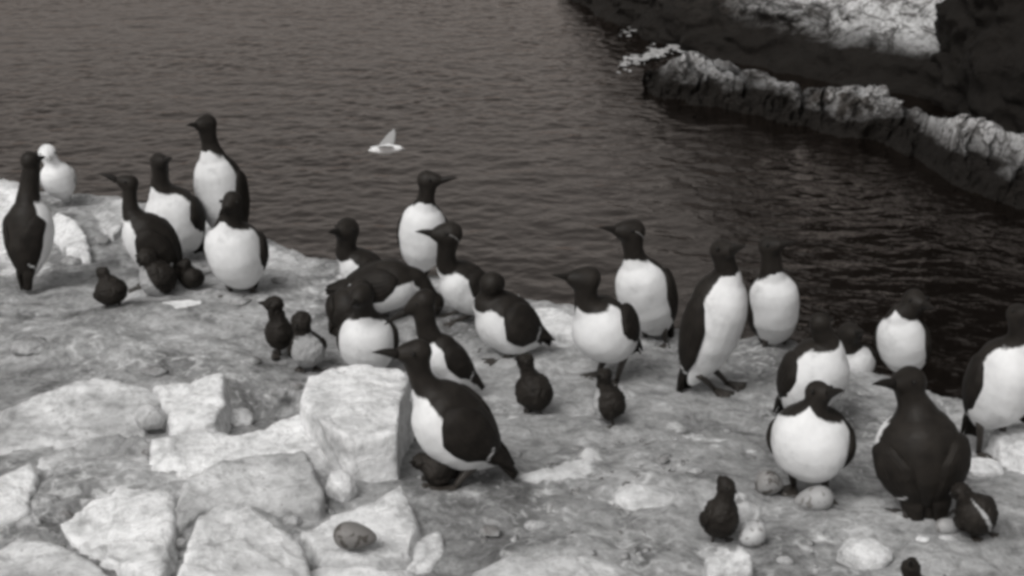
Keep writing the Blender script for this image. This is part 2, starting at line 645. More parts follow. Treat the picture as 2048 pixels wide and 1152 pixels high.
def build_ledge():
    xs = np.arange(-2.9, 2.6, 0.0095)
    ys = np.arange(1.15, 5.35, 0.0105)
    X, Y = np.meshgrid(xs, ys)
    x, y = X.ravel(), Y.ravel()
    z = ledge_h(x, y)
    p = np.stack([x, y, 0 * x], -1)
    z += 0.013 * fbm(p * 9, 4) + 0.012 * fbm(p * 5 + 40, 3) + 0.008 * fbm(p * 14 + 70, 3, True)
    z += 0.005 * fbm(p * 30, 3)
    over = y - edge_y(x) + 0.05 * fbm(p * 4 + 9, 3)
    for (px, py, wx, wy, st) in SPLASH[:3]:          # caked droppings stand a little proud
        c = on_plane(px, py)
        k = c[1] / ray(px, py)[1] / FPX
        ky = abs(on_plane(px, py + 1)[1] - c[1])
        z += 0.012 * np.exp(-((x - c[0]) / (wx * k * .8)) ** 2 - ((y - c[1]) / (wy * ky * .8)) ** 2) * (0.8 + fbm(p * 30, 2))
    o = np.maximum(over, 0)
    lip = 0.02 * np.exp(-(over / 0.06) ** 2) * (0.6 + fbm(p * 6, 2))
    z += lip
    z -= np.where(o < 0.08, o * o / 0.16 * 3.0, 0.12 + (o - 0.08) * 3.2)
    z = np.maximum(z, plane_z(y) - 4.0 + 0.3 * fbm(p * 2, 3))
    P = np.stack([x, y, z], -1).reshape(X.shape + (3,))
    # skirt down to the sea all round
    def sk(row, dx, dy):
        r = row.copy(); r[:, 2] = WATER_Z - 1; r[:, 0] += dx; r[:, 1] += dy
        return r
    P = np.concatenate([sk(P[0], 0, -1.5)[None], P, sk(P[-1], 0, 3.5)[None]], 0)
    L, R_ = P[:, 0].copy(), P[:, -1].copy()
    L[:, 2] = WATER_Z - 1; L[:, 0] -= 2.5
    R_[:, 2] = WATER_Z - 1; R_[:, 0] += 2.5
    P = np.concatenate([L[:, None], P, R_[:, None]], 1)
    me = grid_mesh('ground', P)
    q = P.reshape(-1, 3)
    sp = np.clip(0.16 + 0.5 * fbm(np.stack([q[:, 0] * 2.2, q[:, 1] * 2.2, 0 * q[:, 0] + 5], -1), 3), 0, 0.4)
    for (px, py, wx, wy, st) in SPLASH:
        c = on_plane(px, py)
        k = c[1] / ray(px, py)[1] / FPX
        c2 = on_plane(px, py + 1)
        ky = abs(c2[1] - c[1])
        sp = np.maximum(sp, st * np.exp(-((q[:, 0] - c[0]) / (wx * k)) ** 2 - ((q[:, 1] - c[1]) / (wy * ky)) ** 2))
    o = link('ground', me, M['ground'])
    attr(me, 'splash', sp)
    tag(o, 'trampled grey bare ground of the bird ledge, stained with droppings', kind='structure')


build_ledge()


# ------------------------------------------------------------------ sea
def build_sea():
    def axis(c0, c1, st, far, n):
        core = np.arange(c0, c1, st)
        e = np.geomspace(1, 1 + far, n) - 1
        return np.concatenate([c0 - e[::-1][:-1], core, c1 + e[1:]])
    xs = axis(-43, 45, 0.16, 2500, 30)
    ys = axis(34, 126, 0.16, 2600, 30)
    X, Y = np.meshgrid(xs, ys)
    p = np.stack([X.ravel() * 0.32, Y.ravel() * 0.5, 0 * X.ravel()], -1)
    w = np.clip((150 - np.abs(Y.ravel() - 80)) / 60, 0, 1)
    rp = np.stack([X.ravel() * 1.45 + 0.2 * Y.ravel(), Y.ravel() * 1.45 - 0.2 * X.ravel(), 0 * X.ravel() + 4], -1)
    gust = 0.75 + 0.9 * fbm(np.stack([X.ravel() * 0.05, Y.ravel() * 0.04, 0 * X.ravel()], -1), 2)
    rip = fbm(rp, 3)
    z = WATER_Z + 0.085 * fbm(p, 2) + w * gust * 0.064 * (rip + 0.6 * rip * np.abs(rip))
    P = np.stack([X.ravel(), Y.ravel(), z], -1).reshape(X.shape + (3,))
    o = link('sea', grid_mesh('sea', P), M['sea'])
    tag(o, 'dark rippled sea far below the ledge', kind='structure')


build_sea()


# ------------------------------------------------------------------ cliffs across the water
def build_cliff(name, foot, tops, mat, depth=25, rough=1.0, nu=300, nv=120, lean=0.35, seed=0.0):
    """foot: list of (x, y) at the water, tops: height at each foot point; a leaning noisy face with a top going back"""
    f = np.array(foot, float)
    tp = np.array(tops, float)
    s = np.concatenate([[0], np.cumsum(np.linalg.norm(np.diff(f, axis=0), axis=1))])
    u = np.linspace(0, s[-1], nu)
    fx, fy, th = np.interp(u, s, f[:, 0]), np.interp(u, s, f[:, 1]), np.interp(u, s, tp)
    tx, ty = np.gradient(fx), np.gradient(fy)
    l = np.hypot(tx, ty)
    bx, by = -ty / l, tx / l           # away from the viewer when the foot runs left to right
    k = np.ones(15) / 15
    bx = np.convolve(np.pad(bx, 7, 'edge'), k, 'valid'); by = np.convolve(np.pad(by, 7, 'edge'), k, 'valid')
    rows = []
    for v in np.linspace(-0.08, 1, nv):
        h = v * th
        b = lean * np.maximum(h, 0)
        rows.append(np.stack([fx + bx * b, fy + by * b, WATER_Z + h], -1))
    for v in np.linspace(0.05, 1, 10):
        b = lean * th + v * depth
        rows.append(np.stack([fx + bx * b, fy + by * b, WATER_Z + th * (1 - 0.1 * v)], -1))
    r = rows[-1].copy(); r[:, 2] = WATER_Z - 2; r[:, 0] += bx * 4; r[:, 1] += by * 4
    rows.append(r)
    P = np.stack(rows, 0)
    p = P.reshape(-1, 3)
    q = p * np.array([1, 1, 1.5])
    d = 1.5 * fbm(q * 0.16 + seed, 5) + 1.1 * fbm(q * 0.35 + 5 + seed, 4, True)
    st = np.abs(((p[:, 2] * 0.55 + fbm(q * 0.2 + seed, 3) * 1.5) % 1) - 0.5)      # bedding ledges
    d = (d + 0.9 * st) * rough
    B = np.broadcast_to(np.stack([bx, by], -1)[None], P.shape[:2] + (2,)).reshape(-1, 2)
    p[:, 0] -= B[:, 0] * d
    p[:, 1] -= B[:, 1] * d
    p[:, 2] += 0.5 * rough * fbm(q * 0.4 + 30 + seed, 4) * np.clip(p[:, 2] - WATER_Z, 0, 1)
    return link(name, grid_mesh(name, p.reshape(P.shape)), mat)


def wpx(px, py):
    return tuple(at_z(px, py, WATER_Z)[:2])


# big cliff: its foot runs down to the right, and it climbs out of the frame
c = build_cliff('sea_cliff', [wpx(1120, -30), wpx(1190, 18), wpx(1300, 78), wpx(1420, 115), wpx(1560, 140), wpx(1700, 165), wpx(1850, 190),
                              wpx(2000, 230), wpx(2200, 270), wpx(2600, 330)],
                [3, 5, 9, 22, 36, 44, 48, 50, 52, 54], M['cliff'], 40, 1.0, 420, 140, 0.45)
tag(c, 'tall sea cliff with whitened ledges and a black wet foot beyond the water', kind='structure')
c = build_cliff('sea_cliff', [wpx(1870, 175), wpx(1890, 215), wpx(1960, 262), wpx(2060, 290), wpx(2200, 330), wpx(2400, 420), wpx(2700, 600)],
                [12, 22, 32, 40, 44, 48, 52], M['cliffdark'], 20, 0.9, 260, 120, 0.12, 12.0)
tag(c, 'dark bare cliff buttress standing forward of the whitened cliff', kind='structure')


def build_reef():
    """rock tongue rising from the water, running down to the right"""
    crest_px = [(1290, 150), (1360, 128), (1440, 122), (1510, 150), (1600, 182), (1700, 185), (1760, 200), (1830, 228), (1900, 252), (1990, 262), (2080, 285), (2250, 330)]
    foot_px = [(1300, 190), (1370, 205), (1450, 222), (1530, 238), (1620, 262), (1700, 278), (1770, 290), (1840, 322), (1900, 365), (1990, 400), (2080, 430), (2250, 470)]
    nu, nv = 520, 110
    ft = np.array([wpx(*q) for q in foot_px])
    cr = []
    for (px, py), f in zip(crest_px, ft):
        cr.append(at_y(px, py, f[1] + 2.2))
    cr = np.array(cr)
    k = np.linspace(0, 1, len(ft)); uu = np.linspace(0, 1, nu)
    I = lambda a: np.interp(uu, k, a)
    F = np.stack([I(ft[:, 0]), I(ft[:, 1]), np.full(nu, WATER_Z - 0.6)], -1)
    C = np.stack([I(cr[:, 0]), I(cr[:, 1]), np.maximum(I(cr[:, 2]), WATER_Z + 0.2)], -1)
    Bk = C.copy(); Bk[:, 1] += 3.0; Bk[:, 2] = WATER_Z - 0.8
    rows = []
    for v in np.linspace(0, 1, nv):
        if v < 0.6:
            w = v / 0.6
            a = F + (C - F) * np.array([w, w ** 0.8, 1 - (1 - w) ** 1.9])[None]
        else:
            w = (v - 0.6) / 0.4
            a = C + (Bk - C) * np.array([w, w, w ** 1.6])[None]
        rows.append(a)
    P = np.stack(rows)
    p = P.reshape(-1, 3)
    n = fbm(p * np.array([.28, .28, .5]) + 3, 5) * 1.7 + 0.9 * fbm(p * 0.7 + 8, 4, True) + 0.8 * (np.round(fbm(p * 0.5 + 20, 2) * 5) / 5) + 0.5 * fbm(p * 1.6 + 3, 4, True)
    p[:, 1] -= n * 0.9
    p[:, 2] += n * 0.6
    # bedding: the ridge breaks into low steps, and blocks have fallen out of its front
    lay = (p[:, 2] - WATER_Z) / 0.75 + 0.8 * fbm(p * 0.22 + 40, 2)
    p[:, 2] += 0.22 * (np.floor(lay) + np.clip((lay % 1) * 3 - 1, 0, 1) - lay)
    col_ = np.abs(((p[:, 0] * 0.42 + 1.6 * fbm(p * 0.2 + 60, 3)) % 1) - 0.5)
    p[:, 1] += 0.9 * np.clip(0.16 - col_, 0, 1) / 0.16 * np.clip(p[:, 2] - WATER_Z, 0, 1)
    p[:, 2] -= 0.45 * np.clip(0.12 - col_, 0, 1) / 0.12 * np.clip(p[:, 2] - WATER_Z, 0, 1)
    o = link('rock_reef', grid_mesh('rock_reef', p.reshape(P.shape)), M['reef'])
    tag(o, 'long low rock ridge with pale top rising from dark water below the cliff', 'sea rock')


build_reef()


# surf at the tip of the cliff
def build_foam():
    path = [(1252, 64), (1285, 60), (1320, 70), (1360, 82), (1392, 92)]
    path2 = [(1392, 92), (1350, 96), (1310, 110), (1275, 124), (1250, 128)]
    W3 = lambda q: at_z(q[0], q[1], WATER_Z)[:2]
    segs = []
    for pth in (path, path2):
        w = [W3(q) for q in pth]
        segs += list(zip(w[:-1], w[1:]))
    allp = np.array([q for sg in segs for q in sg])
    st = 0.08
    xs = np.arange(allp[:, 0].min() - 2, allp[:, 0].max() + 2, st)
    ys = np.arange(allp[:, 1].min() - 8, allp[:, 1].max() + 8, st * 2)
    X, Y = np.meshgrid(xs, ys)
    p = np.stack([X.ravel(), Y.ravel()], -1)
    dm = np.full(len(p), 99.0)
    for a, b in segs:
        ab = b - a
        t = np.clip(((p - a) @ ab) / (ab @ ab), 0, 1)
        dd = (p - (a + ab * t[:, None])) * np.array([1, 0.22])
        dm = np.minimum(dm, np.linalg.norm(dd, axis=1))
    p3 = np.stack([p[:, 0] * 0.5, p[:, 1] * 0.36, 0 * p[:, 0]], -1)
    f = np.exp(-(dm / 0.75) ** 2) + 0.7 * fbm(p3 * 0.8, 3, gain=0.65) + 0.75 * fbm(p3 * 3.1 + 5, 3, gain=0.7)
    z = WATER_Z + 0.10 + 0.22 * np.clip(f - 0.6, 0, 1)
    idx = np.arange(len(p)).reshape(X.shape)
    quads = np.stack([idx[:-1, :-1], idx[:-1, 1:], idx[1:, 1:], idx[1:, :-1]], -1).reshape(-1, 4)
    quads = quads[f[quads].min(1) > 0.60]
    used = np.unique(quads)
    mp = np.zeros(len(p), int)
    mp[used] = np.arange(len(used))
    me = mesh('sea_foam', np.stack([p[used, 0], p[used, 1], z[used]], -1), mp[quads])
    tag(link('sea_foam', me, M['foam']), 'white surf breaking at the foot of the cliff', kind='stuff')


build_foam()


# ------------------------------------------------------------------ rocks on the ledge
def slab(name, poly, h, label, mat='slab', base=-0.07, rough=1.0, voxel=0.0075, flare=0.02, cat='rock', tilt=0.0, group=None):
    """a block whose top outline is given as photo pixels on the ledge plane raised by h (metres; a number or one per corner)"""
    n = len(poly)
    hs = [h] * n if isinstance(h, (int, float)) else list(h)
    top = [on_plane(x, y, hh) for (x, y), hh in zip(poly, hs)]
    cen = np.mean(top, axis=0)
    bot = []
    for p in top:
        d = p - cen
        d[2] = 0
        l = np.linalg.norm(d) + 1e-6
        b = p + d / l * flare
        b[2] = plane_z(b[1]) + base
        bot.append(b)
    bm = bmesh.new()
    tv = [bm.verts.new(Vector(v)) for v in top]
    bv = [bm.verts.new(Vector(v)) for v in bot]
    tf = bm.faces.new(tv)
    bf = bm.faces.new(bv[::-1])
    for i in range(n):
        bm.faces.new((tv[i], bv[i], bv[(i + 1) % n], tv[(i + 1) % n]))
    bmesh.ops.triangulate(bm, faces=[tf, bf])
    bmesh.ops.recalc_face_normals(bm, faces=bm.faces[:])
    me = bpy.data.meshes.new('t')
    bm.to_mesh(me); bm.free()
    me = remeshed(name, me, voxel, 3)
    c, nn = coords(me), normals(me)
    sd = rng.random() * 50
    d = 0.012 * fbm(c * 6 + sd, 3) + 0.004 * fbm(c * 15 + sd, 3) + 0.003 * fbm(c * 40 + sd, 3)
    # chipped, stepped breaks
    st = fbm(c * 4.5 + sd + 9, 2)
    d += 0.006 * (np.round(st * 4) - st * 4) 
    c = c + nn * (d * rough)[:, None]
    cb = np.array([cen[0], cen[1], plane_z(cen[1])])
    o = link(name, me, M[mat])
    set_coords(me, c - cb)
    o.location = Vector(cb)
    tag(o, label, cat, group)
    return o


def boulder(name, px, py, wpx_, hpx, label, mat='slab', seed=0, cat='stone', squash=1.0, sink=0.25, rough=1.0, rot=0.0, z0=None, group=None):
    """a rounded loose stone, width and height in photo pixels, resting on the ledge; (px, py) is its centre"""
    gp = ground_hit(px, py + hpx * 0.32) if z0 is None else on_plane(px, py + hpx * 0.32, z0)
    k = gp[1] / ray(px, py)[1] / FPX
    rx, rz = wpx_ * k / 2, hpx * k / 2 * 1.02
    bm = bmesh.new()
    bmesh.ops.create_icosphere(bm, subdivisions=4, radius=1)
    me = bpy.data.meshes.new(name)
    bm.to_mesh(me); bm.free()
    c = coords(me)
    d = 1 + rough * (0.22 * fbm(c * 1.1 + seed * 7.7, 3) + 0.16 * fbm(c * 2.6 + seed * 3.3, 4, True))
    c = c * d[:, None]
    c[:, 2] = np.where(c[:, 2] < -0.45, -0.45 + (c[:, 2] + 0.45) * 0.25, c[:, 2])
    c *= np.array([rx, rx * 0.8 * squash, rz])
    cr, sr = math.cos(rot), math.sin(rot)
    c[:, 0], c[:, 2] = c[:, 0] * cr - c[:, 2] * sr, c[:, 0] * sr + c[:, 2] * cr
    o = link(name, me, M[mat])
    set_coords(me, c)
    o.location = Vector(gp) + Vector((0, 0, rz * (1 - sink) * 0.62))
    tag(o, label, cat, group)
    return o


slab('rock_slab', [(-60, 850), (20, 812), (70, 788), (130, 768), (200, 754), (300, 770), (330, 792), (290, 835), (292, 868), (180, 890), (80, 925), (-60, 960)], [.03, .035, .05, .06, .065, .06, .05, .04, .03, .03, .02, .02],
     'broad low mottled slab with curved pale upper rim at the left edge', 'slabgrey')
slab('rock_slab', [(304, 775), (380, 760), (447, 735), (453, 800), (430, 838), (345, 862), (333, 800)], [.06, .07, .08, .07, .06, .05, .05],
     'blocky pale rock with square upper corner beside the dark hollow', 'slab')
slab('rock_slab', [(303, 878), (400, 855), (470, 862), (515, 862), (592, 820), (660, 830), (760, 838), (770, 870), (640, 930), (600, 905), (450, 925), (376, 950), (300, 960)], [.075, .075, .075, .075, .08, .08, .06, .05, .05, .07, .065, .06, .04],
     'long pale whitewashed slab running left from the tall block', 'slab')
slab('rock_block', [(602, 805), (618, 748), (680, 729), (800, 733), (822, 752), (802, 800), (797, 862), (700, 868), (655, 850)], [.13, .135, .14, .14, .135, .13, .125, .125, .125],
     'tall pale upright block with a flat top, left of the large guillemot in profile', 'slab', flare=0.004, rough=0.8)
slab('rock_slab', [(374, 950), (450, 918), (612, 894), (640, 975), (636, 1010), (560, 1020), (480, 1000), (420, 1010), (352, 1060), (350, 1000)], [.07, .075, .075, .06, .05, .04, .05, .05, .04, .05],
     'angular grey-faced slab with a ridged front below the long pale slab', 'slabgrey')
slab('rock_slab', [(340, 1190), (372, 1090), (398, 1030), (450, 1000), (500, 1018), (560, 1050), (605, 1090), (640, 1190)], [.10, .105, .105, .10, .09, .08, .07, .07],
     'white dome-topped boulder at the bottom edge of the picture', 'slab')
slab('rock_slab', [(-60, 985), (0, 952), (66, 922), (70, 972), (55, 1022), (-60, 1060)], [.05, .055, .065, .055, .04, .04],
     'small pale corner slab with a dark gap on its right', 'slab')
slab('rock_slab', [(74, 918), (180, 876), (230, 862), (295, 874), (298, 925), (240, 962), (140, 975)], [.05, .05, .055, .055, .05, .04, .035],
     'flat grey slab with a dark crack along its upper side', 'slabgrey')
slab('rock_slab', [(110, 1048), (180, 1000), (255, 962), (350, 985), (342, 1070), (325, 1160), (170, 1100)], [.03, .04, .045, .05, .05, .05, .03],
     'pale flaking slab left of the white dome boulder', 'slab')
slab('rock_slab', [(-60, 1130), (40, 1070), (120, 1085), (190, 1120), (250, 1190), (-60, 1210)], [.02, .03, .03, .03, .03, .02],
     'rough grey rock in the bottom left corner', 'slabgrey')
slab('rock_slab', [(602, 1062), (660, 1028), (730, 998), (802, 972), (818, 992), (832, 1052), (820, 1100), (740, 1118), (650, 1108)], [.055, .06, .065, .07, .065, .05, .045, .045, .05],
     'tilted pale slab carrying the brown egg', 'slab')
slab('rock_slab', [(820, 1075), (880, 1060), (890, 1100), (860, 1130), (800, 1130)], [.02, .025, .02, .02, .02],
     'small flat pale rock right of the egg slab', 'slab')
slab('rock_slab', [(575, 1150), (640, 1125), (740, 1132), (830, 1140), (850, 1200), (580, 1200)], [.04, .045, .045, .04, .03, .04],
     'pale rock at the bottom edge just below the egg slab', 'slab')
slab('rock_slab', [(945, 1140), (1010, 1105), (1060, 1096), (1130, 1092), (1210, 1110), (1290, 1150), (1300, 1200), (940, 1200)], [.02, .03, .035, .04, .035, .02, .02, .02],
     'low smooth grey mound of rock at the bottom edge centre', 'slabgrey', rough=0.6)
slab('rock_slab', [(306, 606), (340, 594), (405, 597), (400, 615), (350, 630), (315, 632)], [.03, .035, .035, .03, .025, .025],
     'small pale wedge of rock below the white-breasted juvenile', 'slab', voxel=0.006)
slab('rock_slab', [(-60, 350), (0, 352), (40, 362), (70, 385), (62, 430), (50, 500), (-60, 520)], [.10, .11, .10, .09, .07, .05, .05],
     'pale rounded outcrop at the left edge behind the guillemot with its back turned', 'slab', rough=1.2)
slab('rock_slab', [(95, 440), (115, 420), (140, 428), (170, 470), (180, 505), (140, 500), (108, 470)], [.05, .07, .07, .05, .04, .04, .04],
     'pale jagged rock just below the perched gull', 'slab', voxel=0.006)
slab('rock_slab', [(185, 420), (215, 408), (240, 395), (262, 392), (255, 440), (225, 470), (200, 455)], [.05, .05, .07, .08, .06, .04, .04],
     'pale broken rock behind the left group, beside the long-necked guillemot', 'slabgrey', voxel=0.006)
slab('rock_slab', [(1068, 618), (1105, 612), (1150, 632), (1170, 655), (1120, 668), (1085, 655)], [.04, .04, .035, .03, .02, .02],
     'pale rock on the ledge rim behind the crouching dark guillemot', 'slab', voxel=0.006)
slab('rock_slab', [(1985, 855), (2030, 850), (2120, 870), (2120, 915), (2050, 908), (2010, 890)], [.05, .05, .05, .04, .04, .04],
     'pale rock at the right edge beside the legs of the last guillemot', 'slab')
slab('rock_slab', [(1405, 1105), (1440, 1085), (1462, 1098), (1490, 1088), (1505, 1110), (1500, 1140), (1420, 1145)], [.035, .05, .045, .05, .045, .03, .03],
     'bumpy pale rock below the chick and the mottled egg', 'stonewhite', voxel=0.006)
slab('rock_slab', [(530, 482), (575, 505), (630, 540), (640, 556), (600, 575), (555, 560), (525, 520)], [.02, .03, .03, .02, .01, .02, .02],
     'grey sloping rock on the ledge rim right of the left group', 'slabgrey', voxel=0.006)
boulder('stone', 1728, 1104, 96, 62, 'white angular stone lying alone near the bottom right', 'stonewhite', 3, rough=1.3)
boulder('stone', 303, 832, 56, 58, 'pale egg-shaped stone wedged between two slabs', 'slabgrey', 5, rough=0.9, z0=0.035)
boulder('stone', 682, 972, 58, 72, 'upright rounded stone between the tall block and the egg slab', 'slab', 8, rough=1.3)
boulder('stone', 1893, 1080, 42, 24, 'small mottled stone just below the pale egg by the dark guillemot', 'slabgrey', 2)
boulder('stone', 1845, 1080, 30, 20, 'small speckled pebble near the bottom right guillemot', 'slab', 4)
boulder('stone', 475, 835, 62, 40, 'pale pointed stone lying in the dark hollow between slabs', 'slabgrey', 6, rough=1.8)
boulder('stone', 1960, 935, 80, 40, 'pale wedge stone behind the guillemot with its back turned at right', 'slab', 9)
boulder('stone', 1490, 1030, 66, 66, 'pale rough stone between the chick and the speckled egg', 'stonewhite', 10, rough=1.2)
boulder('stone', 1290, 985, 120, 40, 'flat pale half-buried stone in the middle foreground', 'slabgrey', 11, sink=0.9)
boulder('stone', 510, 805, 70, 40, 'dark flat rock lying in the hollow beside the square block', 'slabgrey', 12, sink=0.6)


# loose rubble in the gaps between the slabs
_rub = [(95, 1000, 40, 24, 'small grey stone in the dark gap right of the corner slab'), (130, 1030, 30, 20, 'tiny stone at the left tip of the flaking slab'),
        (60, 1045, 46, 26, 'small stone just below the corner slab at the left edge'), (300, 905, 30, 18, 'small stone in the joint left of the long pale slab'),
        (585, 1040, 34, 22, 'small stone at the left end of the egg slab'), (640, 1015, 30, 24, 'small stone between the grey slab and the egg slab'),
        (360, 1085, 26, 20, 'small stone in the crack left of the white dome boulder'), (255, 1105, 40, 22, 'small stone lying at the foot of the flaking slab'),
        (560, 785, 30, 18, 'small stone at the back of the dark hollow'), (592, 772, 24, 14, 'tiny stone beside the upper left corner of the tall block'),
        (455, 850, 30, 16, 'small stone in the joint under the square-cornered block'), (310, 740, 46, 18, 'flat stone behind the joint of the two upper slabs'),
        (60, 690, 70, 28, 'flat weathered stone on the open ground at the left'), (500, 720, 40, 14, 'thin flat stone on the ground behind the dark hollow'),
        (980, 1060, 40, 16, 'flat stone on the bare ground below the large profile guillemot'), (1075, 1050, 46, 18, 'flat stone just above the low grey mound'),
        (1570, 1120, 30, 14, 'small stone left of the lone white angular stone'), (1390, 940, 30, 12, 'small stone behind the lone dark chick near the eggs'),
        (145, 522, 34, 22, 'small stone on the left rim just below the jagged rock'), (205, 480, 30, 20, 'small stone in the cleft between the two left rim rocks'),
        (560, 560, 30, 14, 'small stone on the sloping rim right of the stout guillemot'), (480, 602, 40, 16, 'flat stone at the feet of the stout white-breasted guillemot'),
        (425, 585, 34, 14, 'small stone between the huddled chick and the stout guillemot')]
for _i, (_x, _y, _w, _h, _l) in enumerate(_rub):
    boulder('stone', _x, _y, _w, _h, _l, 'stonegrey', 20 + _i, rough=1.7, sink=0.35)


# scattered small stuff
def build_pebbles():
    bm = bmesh.new()
    for i in range(620):
        if i < 420:
            px, py = random.uniform(-60, 2100), random.uniform(560, 1190)
        else:
            px, py = random.gauss(1150, 260), random.gauss(960, 70)
        q = on_plane(px, py)
        if q[1] > edge_y(q[0]) - 0.06:
            continue
        q[2] = float(ledge_h(q[0], q[1])[0])
        r = min(0.014, abs(random.gauss(0.0, 0.0038)) + 0.0016)
        mt = (Matrix.Translation(Vector(q)) @ Matrix.Rotation(random.random() * 6.28, 4, 'Z') @
              Matrix.Diagonal((r * random.uniform(1, 1.9), r, r * random.uniform(0.45, 0.8), 1)))
        vs = bmesh.ops.create_icosphere(bm, subdivisions=1, radius=1, matrix=mt)['verts']
        for v in vs:
            v.co += Vector((random.gauss(0, r * .25), random.gauss(0, r * .25), random.gauss(0, r * .2)))
    me = bpy.data.meshes.new('pebbles')
    bm.to_mesh(me); bm.free()
    tag(link('pebbles', me, M['pebble']), 'loose grit and small pebbles scattered over the ledge', kind='stuff')

build_pebbles()


# ------------------------------------------------------------------ birds
def prof(t):
    return np.interp(t, [-0.3, 0.0, 0.06, 0.15, 0.28, 0.45, 0.62, 0.76, 0.86, 0.93, 1.0], [.12, .24, .38, .57, .78, .95, 1.0, .98, .91, .79, .58])


def prof_chick(t):
    return np.interp(t, [-0.3, 0.0, 0.08, 0.2, 0.4, 0.6, 0.8, 0.92, 1.0], [.1, .38, .62, .87, 1.0, .98, .82, .66, .55])


def unit(v):
    return v / (np.linalg.norm(v) + 1e-9)


def bez(p0, p1, p2, p3, t):
    t = np.asarray(t)[:, None]
    return (1 - t) ** 3 * p0 + 3 * (1 - t) ** 2 * t * p1 + 3 * (1 - t) * t * t * p2 + t ** 3 * p3


def tube(name, pts, radii, mat, parent, seg=10, flat=None):
    pts = np.array(pts, float)
    V, F = [], []
    n = len(pts)
    prev = None
    for i in range(n):
        d = unit(pts[min(i + 1, n - 1)] - pts[max(i - 1, 0)])
        a = np.cross(d, prev if prev is not None else np.array([0.1, 0.2, 1.0]))
        if prev is None:
            a = unit(a); b = np.cross(d, a)
        else:
            a = unit(np.cross(prev, d)); b = np.cross(d, a)
        prev = b
        for k in range(seg):
            th = 2 * math.pi * k / seg
            V.append(pts[i] + radii[i] * (a * math.cos(th) + b * math.sin(th)))
    for i in range(n - 1):
        for k in range(seg):
            F.append((i * seg + k, i * seg + (k + 1) % seg, (i + 1) * seg + (k + 1) % seg, (i + 1) * seg + k))
    F.append(tuple(range(seg))[::-1])
    F.append(tuple(range((n - 1) * seg, n * seg)))
    me = mesh(name, V, F)
    return link(name, me, mat, parent)


def closed_sheet(name, P, Q, mat, parent):
    """outer grid P and inner grid Q (n, m, 3) closed along the rim"""
    n, m = P.shape[:2]
    V = np.concatenate([P.reshape(-1, 3), Q.reshape(-1, 3)])
    F = []
    o = n * m
    for i in range(n - 1):
        for j in range(m - 1):
            a, b, c, d = i * m + j, i * m + j + 1, (i + 1) * m + j + 1, (i + 1) * m + j
            F.append((a, b, c, d)); F.append((o + d, o + c, o + b, o + a))
    for i in range(n - 1):
        F.append((i * m, (i + 1) * m, o + (i + 1) * m, o + i * m))
        F.append((i * m + m - 1, o + i * m + m - 1, o + (i + 1) * m + m - 1, (i + 1) * m + m - 1))
    for j in range(m - 1):
        F.append((j, o + j, o + j + 1, j + 1))
        b = (n - 1) * m
        F.append((b + j, b + j + 1, o + b + j + 1, o + b + j))
    me = mesh(name, V, F)
    bm = bmesh.new(); bm.from_mesh(me)
    bmesh.ops.recalc_face_normals(bm, faces=bm.faces[:])
    bm.to_mesh(me); bm.free()
    return link(name, me, mat, parent), n * m


def ellipsoid(bm, c, A, B, C):
    m = Matrix(((A[0], B[0], C[0], c[0]), (A[1], B[1], C[1], c[1]), (A[2], B[2], C[2], c[2]), (0, 0, 0, 1)))
    bmesh.ops.create_icosphere(bm, subdivisions=3, radius=1, matrix=m)


